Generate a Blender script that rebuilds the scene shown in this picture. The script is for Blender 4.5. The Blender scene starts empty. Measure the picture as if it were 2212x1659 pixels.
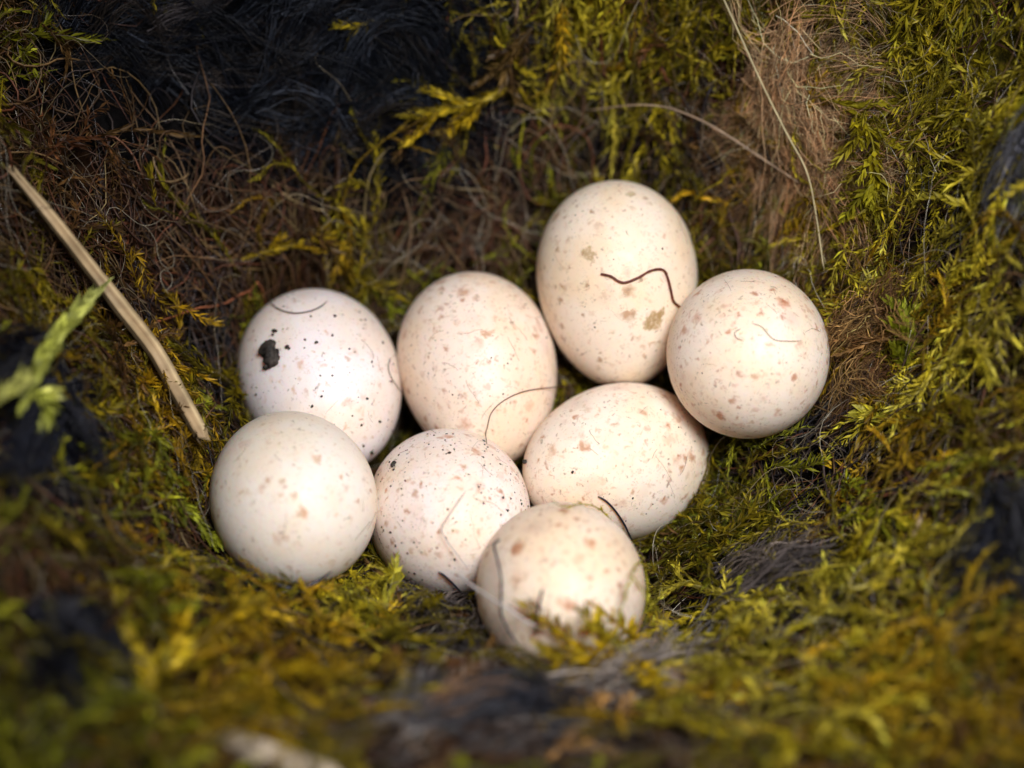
import bpy, math
import numpy as np
from mathutils import Vector, Matrix
from mathutils.bvhtree import BVHTree

# ------------------------------------------------------------------ camera, world, light
# 1 Blender unit = 1 cm (a titmouse nest about 8 cm across)
scn = bpy.context.scene
scn.unit_settings.system = 'METRIC'
scn.unit_settings.scale_length = 0.01
PITCH = math.radians(50.0)
DIST = 20.0                      # cm from the lens to the eggs
FRAME_W = 8.3                    # cm of nest across the picture at that distance
PX = 2212.0 / FRAME_W            # layout units per cm
RIGHT = np.array([1.0, 0, 0])
FWD = np.array([0, math.cos(PITCH), -math.sin(PITCH)])
UP = np.array([0, math.sin(PITCH), math.cos(PITCH)])
CAM = -FWD * DIST

cam = bpy.data.cameras.new('camera')
cam_o = bpy.data.objects.new('camera', cam)
scn.collection.objects.link(cam_o)
cam_o.location = CAM
cam_o.rotation_euler = (math.pi / 2 - PITCH, 0, 0)
cam.sensor_width = 36.0
cam.lens = 36.0 * DIST / FRAME_W
cam.clip_start = 0.1
cam.clip_end = 500
cam.dof.use_dof = True
cam.dof.focus_distance = DIST - 0.95
cam.dof.aperture_fstop = 0.12    # centimetre units: corresponds to about f/13 in metres
cam.dof.aperture_blades = 7
scn.camera = cam_o

world = bpy.data.worlds.new('World')
scn.world = world
world.use_nodes = True
wn = world.node_tree.nodes
wl = world.node_tree.links
wn['Background'].inputs['Color'].default_value = (0.88, 0.92, 1.0, 1)
wn['Background'].inputs['Strength'].default_value = 0.045

def area_light(name, loc, target, size, power, col):
    l = bpy.data.lights.new(name, 'AREA')
    l.shape = 'DISK'
    l.size = size
    l.energy = power
    l.color = col
    l.spread = math.radians(48)
    o = bpy.data.objects.new(name, l)
    scn.collection.objects.link(o)
    o.location = loc
    o.rotation_euler = (Vector(target) - Vector(loc)).to_track_quat('-Z', 'Y').to_euler()
    return o
# soft daylight that falls through the open front of the nest box, beside the camera
KEY = CAM * 1.05 + RIGHT * 4.8 + UP * 6.5
area_light('daylight_opening', KEY, (0.75, -1.25, 0.0), 8.5, 610.0, (1.0, 0.975, 0.955))

scn.view_settings.view_transform = 'Standard'
scn.view_settings.look = 'None'
scn.view_settings.exposure = 0.0
scn.view_settings.gamma = 1.0
scn.view_settings.use_curve_mapping = False
scn.render.engine = 'CYCLES'
scn.cycles.use_denoising = True
scn.cycles.max_bounces = 5
scn.cycles.diffuse_bounces = 4
scn.cycles.adaptive_threshold = 0.02
scn.cycles.transparent_max_bounces = 8

rng = np.random.default_rng(11)

# ------------------------------------------------------------------ layout helpers
def P(u, v, W=0.0):
    """point that lies W layout units nearer than the egg plane, seen at (u, v)"""
    d = DIST - W / PX
    s = d / DIST
    return CAM + FWD * d + RIGHT * ((u - 1106) / PX * s) + UP * ((829.5 - v) / PX * s)

def project(p):
    q = p - CAM
    d = q @ FWD
    return 1106 + (q @ RIGHT) / d * DIST * PX, 829.5 - (q @ UP) / d * DIST * PX, d

def ray(u, v):
    r = FWD * DIST + RIGHT * ((u - 1106) / PX) + UP * ((829.5 - v) / PX)
    return r / np.linalg.norm(r)

def norm(a):
    return a / np.maximum(np.linalg.norm(a, axis=-1, keepdims=True), 1e-9)

class Noise2:
    def __init__(self, seed, n=64):
        self.g = np.random.default_rng(seed).random((n, n)); self.n = n
    def __call__(self, x, y):
        n = self.n
        xi = np.floor(x).astype(int); yi = np.floor(y).astype(int)
        fx = x - xi; fy = y - yi
        fx = fx * fx * (3 - 2 * fx); fy = fy * fy * (3 - 2 * fy)
        a = self.g[xi % n, yi % n]; b = self.g[(xi + 1) % n, yi % n]
        c = self.g[xi % n, (yi + 1) % n]; d = self.g[(xi + 1) % n, (yi + 1) % n]
        return (a * (1 - fx) + b * fx) * (1 - fy) + (c * (1 - fx) + d * fx) * fy
NZ = [Noise2(s) for s in range(100, 112)]

# ------------------------------------------------------------------ materials
def new_mat(name):
    m = bpy.data.materials.new(name)
    m.use_nodes = True
    nt = m.node_tree
    return m, nt.nodes, nt.links, nt.nodes['Principled BSDF']

def plant_mat(name, rough=0.55, transl=0.25, noise_scale=9.0, spec=0.3):
    m, n, l, b = new_mat(name)
    at = n.new('ShaderNodeAttribute'); at.attribute_name = 'Col'
    tc = n.new('ShaderNodeTexCoord')
    nz = n.new('ShaderNodeTexNoise'); nz.inputs['Scale'].default_value = noise_scale; nz.inputs['Detail'].default_value = 4
    l.new(tc.outputs['Object'], nz.inputs['Vector'])
    mr = n.new('ShaderNodeMapRange'); mr.inputs['From Min'].default_value = 0.3; mr.inputs['From Max'].default_value = 0.7
    mr.inputs['To Min'].default_value = 0.65; mr.inputs['To Max'].default_value = 1.3
    l.new(nz.outputs['Fac'], mr.inputs['Value'])
    vm = n.new('ShaderNodeVectorMath'); vm.operation = 'SCALE'
    l.new(at.outputs['Color'], vm.inputs[0]); l.new(mr.outputs['Result'], vm.inputs['Scale'])
    l.new(vm.outputs['Vector'], b.inputs['Base Color'])
    b.inputs['Roughness'].default_value = rough
    b.inputs['Specular IOR Level'].default_value = spec
    if transl > 0:
        tr = n.new('ShaderNodeBsdfTranslucent'); l.new(vm.outputs['Vector'], tr.inputs['Color'])
        mx = n.new('ShaderNodeMixShader'); mx.inputs['Fac'].default_value = transl
        l.new(b.outputs['BSDF'], mx.inputs[1]); l.new(tr.outputs['BSDF'], mx.inputs[2])
        l.new(mx.outputs['Shader'], n['Material Output'].inputs['Surface'])
    return m

M_MOSS = plant_mat('moss_leaf', 0.5, 0.3)
M_FIBRE = plant_mat('dry_fibre', 0.5, 0.15, 14.0)
M_FUR = plant_mat('animal_fur', 0.36, 0.0, 6.0, 0.11)
M_SHINY = plant_mat('fine_hair', 0.25, 0.0, 6.0, 0.7)
M_WOOL = plant_mat('tan_wool', 0.6, 0.35, 6.0, 0.2)

def floor_mat():
    m, n, l, b = new_mat('nest_felt')
    at = n.new('ShaderNodeAttribute'); at.attribute_name = 'Col'
    tc = n.new('ShaderNodeTexCoord')
    nz = n.new('ShaderNodeTexNoise'); nz.inputs['Scale'].default_value = 14; nz.inputs['Detail'].default_value = 8
    l.new(tc.outputs['Object'], nz.inputs['Vector'])
    cr = n.new('ShaderNodeValToRGB')
    cr.color_ramp.elements[0].position = 0.35; cr.color_ramp.elements[0].color = (0.25, 0.25, 0.25, 1)
    cr.color_ramp.elements[1].position = 0.7; cr.color_ramp.elements[1].color = (1.6, 1.5, 1.3, 1)
    l.new(nz.outputs['Fac'], cr.inputs['Fac'])
    mx = n.new('ShaderNodeMix'); mx.data_type = 'RGBA'; mx.blend_type = 'MULTIPLY'; mx.inputs['Factor'].default_value = 1
    l.new(at.outputs['Color'], mx.inputs['A']); l.new(cr.outputs['Color'], mx.inputs['B'])
    l.new(mx.outputs['Result'], b.inputs['Base Color'])
    b.inputs['Roughness'].default_value = 0.95
    b.inputs['Specular IOR Level'].default_value = 0.1
    bp = n.new('ShaderNodeBump'); bp.inputs['Distance'].default_value = 0.08
    l.new(nz.outputs['Fac'], bp.inputs['Height']); l.new(bp.outputs['Normal'], b.inputs['Normal'])
    return m
M_FLOOR = floor_mat()

def simple_mat(name, col, rough=0.6, var=0.4, scale=20.0, spec=0.3, stretch=None):
    m, n, l, b = new_mat(name)
    tc = n.new('ShaderNodeTexCoord')
    nz = n.new('ShaderNodeTexNoise'); nz.inputs['Scale'].default_value = scale; nz.inputs['Detail'].default_value = 5
    if stretch:
        mp = n.new('ShaderNodeMapping'); mp.inputs['Scale'].default_value = stretch
        l.new(tc.outputs['Object'], mp.inputs['Vector']); l.new(mp.outputs['Vector'], nz.inputs['Vector'])
    else:
        l.new(tc.outputs['Object'], nz.inputs['Vector'])
    cr = n.new('ShaderNodeValToRGB')
    cr.color_ramp.elements[0].position = 0.3; cr.color_ramp.elements[1].position = 0.7
    cr.color_ramp.elements[0].color = tuple(c * (1 - var) for c in col) + (1,)
    cr.color_ramp.elements[1].color = tuple(c * (1 + var) for c in col) + (1,)
    l.new(nz.outputs['Fac'], cr.inputs['Fac']); l.new(cr.outputs['Color'], b.inputs['Base Color'])
    b.inputs['Roughness'].default_value = rough
    b.inputs['Specular IOR Level'].default_value = spec
    bp = n.new('ShaderNodeBump'); bp.inputs['Distance'].default_value = 0.02; bp.inputs['Strength'].default_value = 0.6
    l.new(nz.outputs['Fac'], bp.inputs['Height']); l.new(bp.outputs['Normal'], b.inputs['Normal'])
    return m
M_SOIL = simple_mat('black_soil', (0.030, 0.024, 0.020), 0.7, 0.85, 18, 0.35)
M_RED = simple_mat('red_rootlet', (0.11, 0.022, 0.014), 0.5, 0.5, 14)
M_BLACKHAIR = simple_mat('black_hair', (0.010, 0.010, 0.022), 0.4, 0.3, 10, 0.5)
M_BROWNHAIR = simple_mat('brown_hair', (0.05, 0.022, 0.014), 0.45, 0.3, 10, 0.4)
M_GREYHAIR = simple_mat('grey_hair', (0.42, 0.37, 0.36), 0.5, 0.3, 10, 0.3)

# ------------------------------------------------------------------ mesh helpers
def mesh_obj(name, V, F, mat, col=None, smooth=False, loc=None):
    """numpy triangles -> one mesh object whose origin is loc"""
    V = np.asarray(V, dtype=np.float32); F = np.asarray(F, dtype=np.int32)
    if loc is None:
        loc = V.mean(axis=0)
    V = V - np.asarray(loc, dtype=np.float32)
    me = bpy.data.meshes.new(name)
    me.vertices.add(len(V)); me.vertices.foreach_set('co', V.ravel())
    nf = len(F); k = F.shape[1]
    me.loops.add(nf * k); me.loops.foreach_set('vertex_index', F.ravel())
    me.polygons.add(nf); me.polygons.foreach_set('loop_start', np.arange(0, nf * k, k, dtype=np.int32))
    if smooth:
        me.polygons.foreach_set('use_smooth', np.ones(nf, dtype=bool))
    if col is not None:
        ca = me.color_attributes.new('Col', 'FLOAT_COLOR', 'POINT')
        c4 = np.ones((len(V), 4), dtype=np.float32); c4[:, :3] = np.clip(col, 0, 1)
        ca.data.foreach_set('color', c4.ravel())
    me.update(calc_edges=True)
    me.materials.append(mat)
    o = bpy.data.objects.new(name, me)
    scn.collection.objects.link(o)
    o.location = [float(x) for x in loc]
    return o

def tag(o, label, category=None, group=None, kind=None):
    o['label'] = label
    if category: o['category'] = category
    if group: o['group'] = group
    if kind: o['kind'] = kind
    return o

def part(o, parent):
    """make o a part of parent, keeping its place"""
    o.location = Vector(o.location) - Vector(parent.location)
    o.parent = parent
    return o

def cat(parts):
    """join (V, F, C) triples"""
    Vs, Fs, Cs, off = [], [], [], 0
    for V, F, Cc in parts:
        if len(V) == 0: continue
        Vs.append(V); Fs.append(F + off); Cs.append(Cc); off += len(V)
    return np.concatenate(Vs), np.concatenate(Fs), np.concatenate(Cs)

def frames(paths):
    T = np.empty_like(paths)
    T[:, 1:-1] = paths[:, 2:] - paths[:, :-2]
    T[:, 0] = paths[:, 1] - paths[:, 0]; T[:, -1] = paths[:, -1] - paths[:, -2]
    T = norm(T)
    ref = np.zeros_like(T); ref[..., 2] = 1.0; ref[..., 1] = -0.3; ref[..., 0] = 0.13
    N1 = norm(ref - (ref * T).sum(-1, keepdims=True) * T)
    return T, N1, np.cross(T, N1)

def tubes(paths, rad, col, sides=3):
    """paths [N,K,3], rad [N] or [N,K], col [N,3] or [N,K,3] -> tube triangles"""
    N, K, _ = paths.shape
    rad = np.asarray(rad, dtype=float)
    if rad.ndim == 1:
        rad = rad[:, None] * np.ones((1, K))
    if col.ndim == 2:
        col = np.repeat(col[:, None, :], K, axis=1)
    T, A, B = frames(paths)
    ang = np.arange(sides) / sides * 2 * np.pi
    V = paths[:, :, None, :] + rad[:, :, None, None] * (np.cos(ang)[None, None, :, None] * A[:, :, None, :] + np.sin(ang)[None, None, :, None] * B[:, :, None, :])
    C = np.repeat(col[:, :, None, :], sides, axis=2)
    i = np.arange(K - 1)[:, None]; j = np.arange(sides)[None, :]; j2 = (j + 1) % sides
    a = i * sides + j; b = i * sides + j2; c = (i + 1) * sides + j2; d = (i + 1) * sides + j
    f = np.concatenate([np.stack([a, b, c], -1).reshape(-1, 3), np.stack([a, c, d], -1).reshape(-1, 3)])
    F = (f[None] + (np.arange(N) * K * sides)[:, None, None]).reshape(-1, 3)
    return V.reshape(-1, 3), F, C.reshape(-1, 3)

def leaves(paths, nl, ll, lw, spread, col, tipcol, flat=0.5, curl=0.35, r=rng):
    """small pointed moss leaves set round every shoot; 4 triangles each"""
    N, K, _ = paths.shape
    T, A, B = frames(paths)
    s = (np.arange(nl)[None, :] + r.random((N, nl)) * 0.8) / nl
    s = np.clip(s, 0, 0.9999)
    f = s * (K - 1); i0 = f.astype(int); w = (f - i0)[..., None]
    ii = np.arange(N)[:, None]
    p = paths[ii, i0] * (1 - w) + paths[ii, i0 + 1] * w
    t = norm(T[ii, i0] * (1 - w) + T[ii, i0 + 1] * w)
    a = norm(A[ii, i0]); b = np.cross(t, a)
    gold = np.arange(nl)[None, :] * 2.39996 + r.random((N, 1)) * 6.28
    side = np.where(np.arange(nl)[None, :] % 2 == 0, 1.0, -1.0) * (1.15 + r.normal(0, 0.35, (N, nl)))
    phi = np.where(r.random((N, nl)) < flat, side, gold)[..., None]
    rad = np.cos(phi) * a + np.sin(phi) * b
    env = np.clip(np.minimum(0.6 + s * 3, (1.06 - s) * 3.2), 0.25, 1.0)
    L = (ll[:, None] * env * r.uniform(0.7, 1.25, (N, nl)))[..., None]
    Wd = (lw[:, None] * env * r.uniform(0.7, 1.2, (N, nl)))[..., None]
    sp = (spread[:, None] * r.uniform(0.6, 1.3, (N, nl)) * np.clip((1.15 - s) * 2.2, 0.35, 1))[..., None]
    d = norm(t * np.cos(sp) + rad * np.sin(sp))
    wdir = norm(np.cross(d, rad)); nrm = np.cross(wdir, d)
    tip = p + d * L * 0.5 + norm(d + t * curl + r.normal(0, 0.28, d.shape)) * L * 0.5
    mid = p + d * L * 0.42
    V = np.stack([p, mid + wdir * Wd * 0.5, mid - nrm * Wd * 0.22, mid - wdir * Wd * 0.5, tip], axis=2).reshape(-1, 3)
    base = np.arange(N * nl)[:, None, None] * 5
    F = (base + np.array([[0, 1, 2], [0, 2, 3], [1, 4, 2], [2, 4, 3]])[None]).reshape(-1, 3)
    mixf = np.clip((s - 0.55) * 2.0, 0, 1)[..., None] * r.uniform(0.4, 1.0, (N, 1, 1))
    c = (col[:, None, :] * (1 - mixf) + tipcol[:, None, :] * mixf) * np.exp(r.normal(0, 0.33, (N, nl, 1)))
    C = np.repeat(c[:, :, None, :], 5, axis=2).reshape(-1, 3)
    return V, F, C

# ------------------------------------------------------------------ eggs
# key: u, v of the centre, W nearness, width, long/short ratio, axis angle in the picture plane (to the pointed end), tilt to the lens, taper
EGGS = {
    'tall':   dict(u=1334, v=614, W=0,   D=346, r=1.300, a=-86, t=5,   k=0.10),
    'right':  dict(u=1615, v=758, W=170, D=349, r=1.28, a=82,  t=-66, k=0.08),
    'middle': dict(u=1034, v=800, W=0,   D=340, r=1.30, a=-76, t=23,  k=0.09),
    'dirty':  dict(u=694,  v=827, W=0,   D=347, r=1.28, a=-65, t=38,  k=0.09),
    'low':    dict(u=631,  v=1072, W=285, D=358, r=1.28, a=118, t=-60, k=0.08),
    'speck':  dict(u=970,  v=1110, W=205, D=353, r=1.26, a=-70, t=72,  k=0.06),
    'wide':   dict(u=1329, v=1001, W=100, D=340, r=1.30, a=192, t=35,  k=0.08),
    'front':  dict(u=1211, v=1268, W=410, D=364, r=1.26, a=95,  t=-74, k=0.06),
}
for k, e in EGGS.items():
    dep = DIST - e['W'] / PX
    e['c'] = P(e['u'], e['v'], e['W'])
    e['hd'] = e['D'] / PX * dep / DIST / 2
    e['hl'] = e['hd'] * e['r']
    a = math.radians(e['a']); t = math.radians(e['t'])
    ax = (RIGHT * math.cos(a) + UP * math.sin(a)) * math.cos(t) - FWD * math.sin(t)
    side = np.cross(ax, FWD if abs(ax @ FWD) < 0.95 else UP); side /= np.linalg.norm(side)
    e['R'] = np.stack([side, np.cross(ax, side), ax], axis=1)      # columns: local x, y, z(pointed)

def egg_implicit(e, p):
    q = (p - e['c']) @ e['R']
    t = np.clip(q[..., 2] / e['hl'], -1.2, 1.2)
    return t ** 2 + (q[..., 0] ** 2 + q[..., 1] ** 2) / (e['hd'] * (1 - e['k'] * t)) ** 2

def egg_mesh(e, ns=56, nr=40):
    V = [(0, 0, -e['hl'])]
    for i in range(1, nr):
        th = math.pi * i / nr
        t = -math.cos(th)
        rr = e['hd'] * math.sqrt(1 - t * t) * (1 - e['k'] * t)
        V += [(rr * math.cos(2 * math.pi * j / ns), rr * math.sin(2 * math.pi * j / ns), t * e['hl']) for j in range(ns)]
    V.append((0, 0, e['hl']))
    F = []
    for j in range(ns):
        F.append((0, 1 + (j + 1) % ns, 1 + j))
        F.append((len(V) - 1, 1 + (nr - 2) * ns + j, 1 + (nr - 2) * ns + (j + 1) % ns))
        for i in range(nr - 2):
            a = 1 + i * ns + j; b = 1 + i * ns + (j + 1) % ns
            F.append((a, b, b + ns, a + ns))
    return V, F

for e in EGGS.values():
    V, F = egg_mesh(e)
    e['lv'], e['lf'] = V, F
    e['wv'] = np.array(V) @ e['R'].T + e['c']
    e['bvh'] = BVHTree.FromPolygons([Vector(x) for x in e['wv']], F)

# ------------------------------------------------------------------ nest floor (thin plate surface under the eggs and up the cup's wall)
cp = []
for k, e in EGGS.items():
    lo = e['wv'][e['wv'][:, 2].argmin()]
    cp.append((lo[0], lo[1], lo[2] - 0.02))
rim = [(0, 0, 190), (500, 0, 60), (1100, 0, 10), (1650, 0, 90), (2212, 0, 330),
       (0, 420, 330), (380, 480, 60), (900, 420, -110), (1250, 330, -120), (1650, 380, -20), (2212, 450, 430),
       (0, 850, 560), (330, 850, 190), (1900, 850, 190), (2212, 850, 500),
       (0, 1250, 800), (330, 1250, 500), (1750, 1250, 330), (2212, 1250, 640),
       (0, 1659, 1000), (550, 1640, 880), (1100, 1640, 860), (1650, 1640, 760), (2212, 1659, 860),
       (850, 1450, 540), (1500, 1420, 420), (1210, 1500, 520),
       (-650, -300, 420), (1100, -600, 190), (2850, -300, 520), (-700, 850, 820), (2900, 850, 800),
       (-600, 2100, 1300), (1100, 2200, 1250), (2850, 2100, 1200)]
for u, v, W in rim:
    cp.append(tuple(P(u, v, W)))
cp = np.array(cp)
def tps_k(d2):
    return np.where(d2 > 1e-12, 0.5 * d2 * np.log(np.maximum(d2, 1e-12)), 0.0)
n = len(cp)
d2 = ((cp[:, None, :2] - cp[None, :, :2]) ** 2).sum(-1)
Amat = np.zeros((n + 3, n + 3))
Amat[:n, :n] = tps_k(d2) + np.eye(n) * 0.02
Amat[:n, n] = 1; Amat[:n, n + 1:] = cp[:, :2]; Amat[n, :n] = 1; Amat[n + 1:, :n] = cp[:, :2].T
wts = np.linalg.solve(Amat, np.concatenate([cp[:, 2], np.zeros(3)]))
GX0, GX1, GY0, GY1, GS = -8.0, 8.0, -8.0, 6.5, 0.05
gx = np.arange(GX0, GX1 + 1e-6, GS); gy = np.arange(GY0, GY1 + 1e-6, GS)
XX, YY = np.meshgrid(gx, gy, indexing='ij')
pts = np.stack([XX.ravel(), YY.ravel()], -1)
Z = np.full(len(pts), wts[n]) + pts @ wts[n + 1:]
for i in range(n):
    Z += wts[i] * tps_k(((pts - cp[i, :2]) ** 2).sum(-1))
GZ = Z.reshape(XX.shape)
GZ = GZ + 0.28 * (NZ[0](XX * 1.1, YY * 1.1) - 0.5) + 0.17 * (NZ[1](XX * 2.9, YY * 2.9) - 0.5)
for e in EGGS.values():            # the lining is pressed down under each egg
    near = (XX - e['c'][0]) ** 2 + (YY - e['c'][1]) ** 2 < (e['hl'] * 1.1) ** 2
    for i, j in zip(*np.nonzero(near)):
        hit = e['bvh'].ray_cast(Vector((XX[i, j], YY[i, j], e['c'][2] - 3)), Vector((0, 0, 1)))
        if hit[0] is not None:
            GZ[i, j] = min(GZ[i, j], hit[0].z - 0.03)

def ground(x, y):
    fx = np.clip((x - GX0) / GS, 0, GZ.shape[0] - 1.001); fy = np.clip((y - GY0) / GS, 0, GZ.shape[1] - 1.001)
    i = fx.astype(int); j = fy.astype(int); a = fx - i; b = fy - j
    return (GZ[i, j] * (1 - a) + GZ[i + 1, j] * a) * (1 - b) + (GZ[i, j + 1] * (1 - a) + GZ[i + 1, j + 1] * a) * b

# ------------------------------------------------------------------ what grows where (ordered, later ones win)
# u, v, ru, rv, moss palette, share of moss, fibre palette
REGIONS = [
    (1106, 830, 4000, 4000, 'olive', 0.55, 'root'),
    (280, 500, 440, 330, 'brown', 0.05, 'root'),
    (120, 250, 200, 160, 'brown', 0.35, 'root'),
    (40, 330, 90, 200, 'olive', 0.25, 'root'),
    (660, 560, 200, 120, 'ochre', 0.10, 'root'),
    (840, 560, 110, 150, 'olivebright', 0.35, 'straw'),
    (1300, 130, 330, 190, 'olivebright', 0.92, 'root'),
    (1560, 90, 160, 110, 'olivebright', 0.95, 'root'),
    (1200, 110, 120, 50, 'brown', 0.7, 'root'),
    (1060, 440, 190, 150, 'brown', 0.10, 'root'),
    (1450, 330, 190, 70, 'brown', 0.12, 'dark'),
    (1640, 470, 170, 110, 'ochre', 0.85, 'root'),
    (1560, 200, 80, 100, 'red', 0.6, 'root'),
    (2000, 250, 260, 300, 'olivebright', 0.9, 'root'),
    (2050, 620, 230, 160, 'brown', 0.35, 'dark'),
    (1960, 700, 110, 130, 'olivebright', 0.7, 'dark'),
    (2110, 850, 160, 260, 'olivebright', 0.6, 'root'),
    (1840, 760, 80, 130, 'brown', 0.75, 'root'),
    (1940, 860, 70, 100, 'green', 0.75, 'root'),
    (1750, 1010, 200, 100, 'brown', 0.08, 'dark'),
    (1610, 1110, 110, 100, 'green', 0.85, 'root'),
    (2080, 1050, 140, 160, 'ochre', 0.7, 'root'),
    (1800, 1150, 160, 70, 'olive', 0.30, 'dark'),
    (1900, 1320, 170, 130, 'yellow', 0.9, 'root'),
    (1640, 1300, 150, 70, 'brown', 0.12, 'dark'),
    (1560, 1430, 230, 110, 'yellow', 0.88, 'root'),
    (2050, 1550, 420, 150, 'ochregold', 0.92, 'root'),
    (1780, 1600, 200, 80, 'yellow', 0.9, 'root'),
    (1150, 1570, 420, 150, 'brown', 0.12, 'greybrown'),
    (880, 1400, 170, 130, 'olive', 0.15, 'dark'),
    (480, 1480, 230, 180, 'ochregold', 0.95, 'root'),
    (120, 1600, 260, 120, 'green', 0.8, 'root'),
    (560, 1630, 150, 60, 'ochregold', 0.8, 'root'),
    (160, 1180, 260, 170, 'olive', 0.42, 'root'),
    (330, 1130, 140, 130, 'brown', 0.3, 'root'),
    (600, 1260, 180, 90, 'olive', 0.15, 'dark'),
    (770, 1330, 110, 80, 'yellow', 0.75, 'dark'),
    (290, 840, 110, 130, 'ochre', 0.92, 'root'),
    (450, 800, 80, 160, 'olive', 0.10, 'dark'),
    (60, 700, 120, 110, 'olive', 0.4, 'root'),
    (540, 165, 480, 240, 'brown', 0.0, 'dark'),
]
PAL = {
    'olive': [(0.19, 0.155, 0.006), (0.12, 0.105, 0.005), (0.24, 0.20, 0.008)],
    'olivebright': [(0.31, 0.26, 0.010), (0.21, 0.185, 0.008), (0.38, 0.33, 0.018)],
    'yellow': [(0.44, 0.38, 0.02), (0.32, 0.29, 0.015), (0.50, 0.45, 0.05)],
    'green': [(0.22, 0.23, 0.010), (0.14, 0.16, 0.008), (0.28, 0.30, 0.020)],
    'ochre': [(0.32, 0.20, 0.006), (0.23, 0.15, 0.006), (0.36, 0.25, 0.01)],
    'ochregold': [(0.46, 0.31, 0.010), (0.36, 0.24, 0.008), (0.50, 0.37, 0.02)],
    'brown': [(0.085, 0.045, 0.012), (0.06, 0.032, 0.012), (0.12, 0.07, 0.02)],
    'rust': [(0.32, 0.17, 0.055), (0.24, 0.12, 0.04), (0.40, 0.24, 0.085)],
    'red': [(0.11, 0.04, 0.014), (0.09, 0.035, 0.012), (0.13, 0.06, 0.02)],
    'pale': [(0.38, 0.40, 0.07), (0.31, 0.35, 0.05), (0.46, 0.46, 0.12)],
    'root': [(0.10, 0.045, 0.022), (0.07, 0.034, 0.02), (0.15, 0.085, 0.035), (0.20, 0.14, 0.055), (0.05, 0.03, 0.025), (0.17, 0.06, 0.025)],
    'dark': [(0.018, 0.016, 0.020), (0.03, 0.024, 0.024), (0.07, 0.055, 0.05), (0.012, 0.012, 0.018)],
    'straw': [(0.22, 0.17, 0.07), (0.15, 0.10, 0.05), (0.26, 0.22, 0.10), (0.10, 0.055, 0.03)],
    'greybrown': [(0.10, 0.075, 0.06), (0.06, 0.045, 0.042), (0.13, 0.09, 0.06), (0.035, 0.032, 0.035), (0.15, 0.075, 0.03)],
}
PAL = {k: np.array(v) for k, v in PAL.items()}
TIP = {'olive': (0.24, 0.23, 0.02), 'olivebright': (0.44, 0.42, 0.03), 'yellow': (0.56, 0.53, 0.08), 'green': (0.36, 0.38, 0.03),
       'ochre': (0.30, 0.22, 0.02), 'ochregold': (0.38, 0.31, 0.03), 'brown': (0.16, 0.10, 0.03), 'rust': (0.32, 0.21, 0.08), 'red': (0.16, 0.09, 0.03), 'pale': (0.5, 0.52, 0.2)}

def region_of(u, v):
    """index of the region of every spot, with uneven borders"""
    du = (NZ[2](u / 90, v / 90) - 0.5) * 95 + (NZ[4](u / 33, v / 33) - 0.5) * 60
    dv = (NZ[3](u / 90, v / 90) - 0.5) * 95 + (NZ[5](u / 33, v / 33) - 0.5) * 60
    uc = np.clip(u, -60, 2272) + du; vc = np.clip(v, -40, 1700) + dv
    idx = np.zeros(u.shape, dtype=int)
    for i, (cu, cv, ru, rv, *_r) in enumerate(REGIONS):
        idx[((uc - cu) / ru) ** 2 + ((vc - cv) / rv) ** 2 < 1] = i
    return idx

def pick(pal_names, r=rng):
    out = np.empty((len(pal_names), 3))
    for nm in set(pal_names):
        m = pal_names == nm
        p = PAL[nm]
        a = r.integers(0, len(p), m.sum()); b = r.integers(0, len(p), m.sum()); w = r.random((m.sum(), 1))
        out[m] = p[a] * w + p[b] * (1 - w)
    return out * np.array([0.90, 0.82, 0.84]) * np.exp(r.normal(0, 0.36, (len(pal_names), 1)))

# the floor sheet
gcol = np.zeros((XX.size, 3))
gu, gv, _d = project(np.stack([XX.ravel(), YY.ravel(), GZ.ravel()], -1))
gidx = region_of(gu, gv)
for i, R_ in enumerate(REGIONS):
    m = gidx == i
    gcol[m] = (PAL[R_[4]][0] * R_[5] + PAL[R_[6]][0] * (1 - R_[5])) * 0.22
ii = np.arange(GZ.shape[0] - 1)[:, None]; jj = np.arange(GZ.shape[1] - 1)[None, :]
nyg = GZ.shape[1]
Fq = np.stack([ii * nyg + jj, (ii + 1) * nyg + jj, (ii + 1) * nyg + jj + 1, ii * nyg + jj + 1], -1).reshape(-1, 4)
floor_o = mesh_obj('nest_ground', np.stack([XX.ravel(), YY.ravel(), GZ.ravel()], -1), Fq, M_FLOOR, gcol, True, loc=(0, 0, 0))
tag(floor_o, 'dark felted bottom and walls of the nest cup under the moss', 'ground', kind='structure')
G_BVH = BVHTree.FromPolygons([Vector(x) for x in np.stack([XX.ravel(), YY.ravel(), GZ.ravel()], -1)], Fq.tolist())

def hit_ground(u, v, lift=0.0):
    r = ray(u, v)
    h = G_BVH.ray_cast(Vector(CAM), Vector(r))
    p = np.array(h[0]) if h[0] is not None else P(u, v, 500)
    return p - r * (lift / PX)

def hit_egg(key, u, v, lift=0.0, snap=False):
    r = ray(u, v)
    h = EGGS[key]['bvh'].ray_cast(Vector(CAM), Vector(r))
    if h[0] is None and snap:          # just off the rim: take the nearest spot of the shell
        d = np.linalg.norm(EGGS[key]['c'] - CAM)
        h = EGGS[key]['bvh'].find_nearest(Vector(CAM + r * d))
    if h[0] is None:
        return None, None
    nn = np.array(h[1])
    if nn @ r > 0: nn = -nn
    return np.array(h[0]) + nn * lift, nn

# ------------------------------------------------------------------ strand placing
def out_of_eggs(V, m=1.015):
    """leaf points never stick into a shell"""
    V = np.array(V, dtype=float)
    for e in EGGS.values():
        near = np.nonzero(((V - e['c']) ** 2).sum(-1) < (e['hl'] * 1.1) ** 2)[0]
        if len(near):
            f = egg_implicit(e, V[near]); q = near[f < m]
            V[q] = e['c'] + (V[q] - e['c']) * np.sqrt(m / np.maximum(f[f < m], 0.05))[:, None]
    return V

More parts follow.
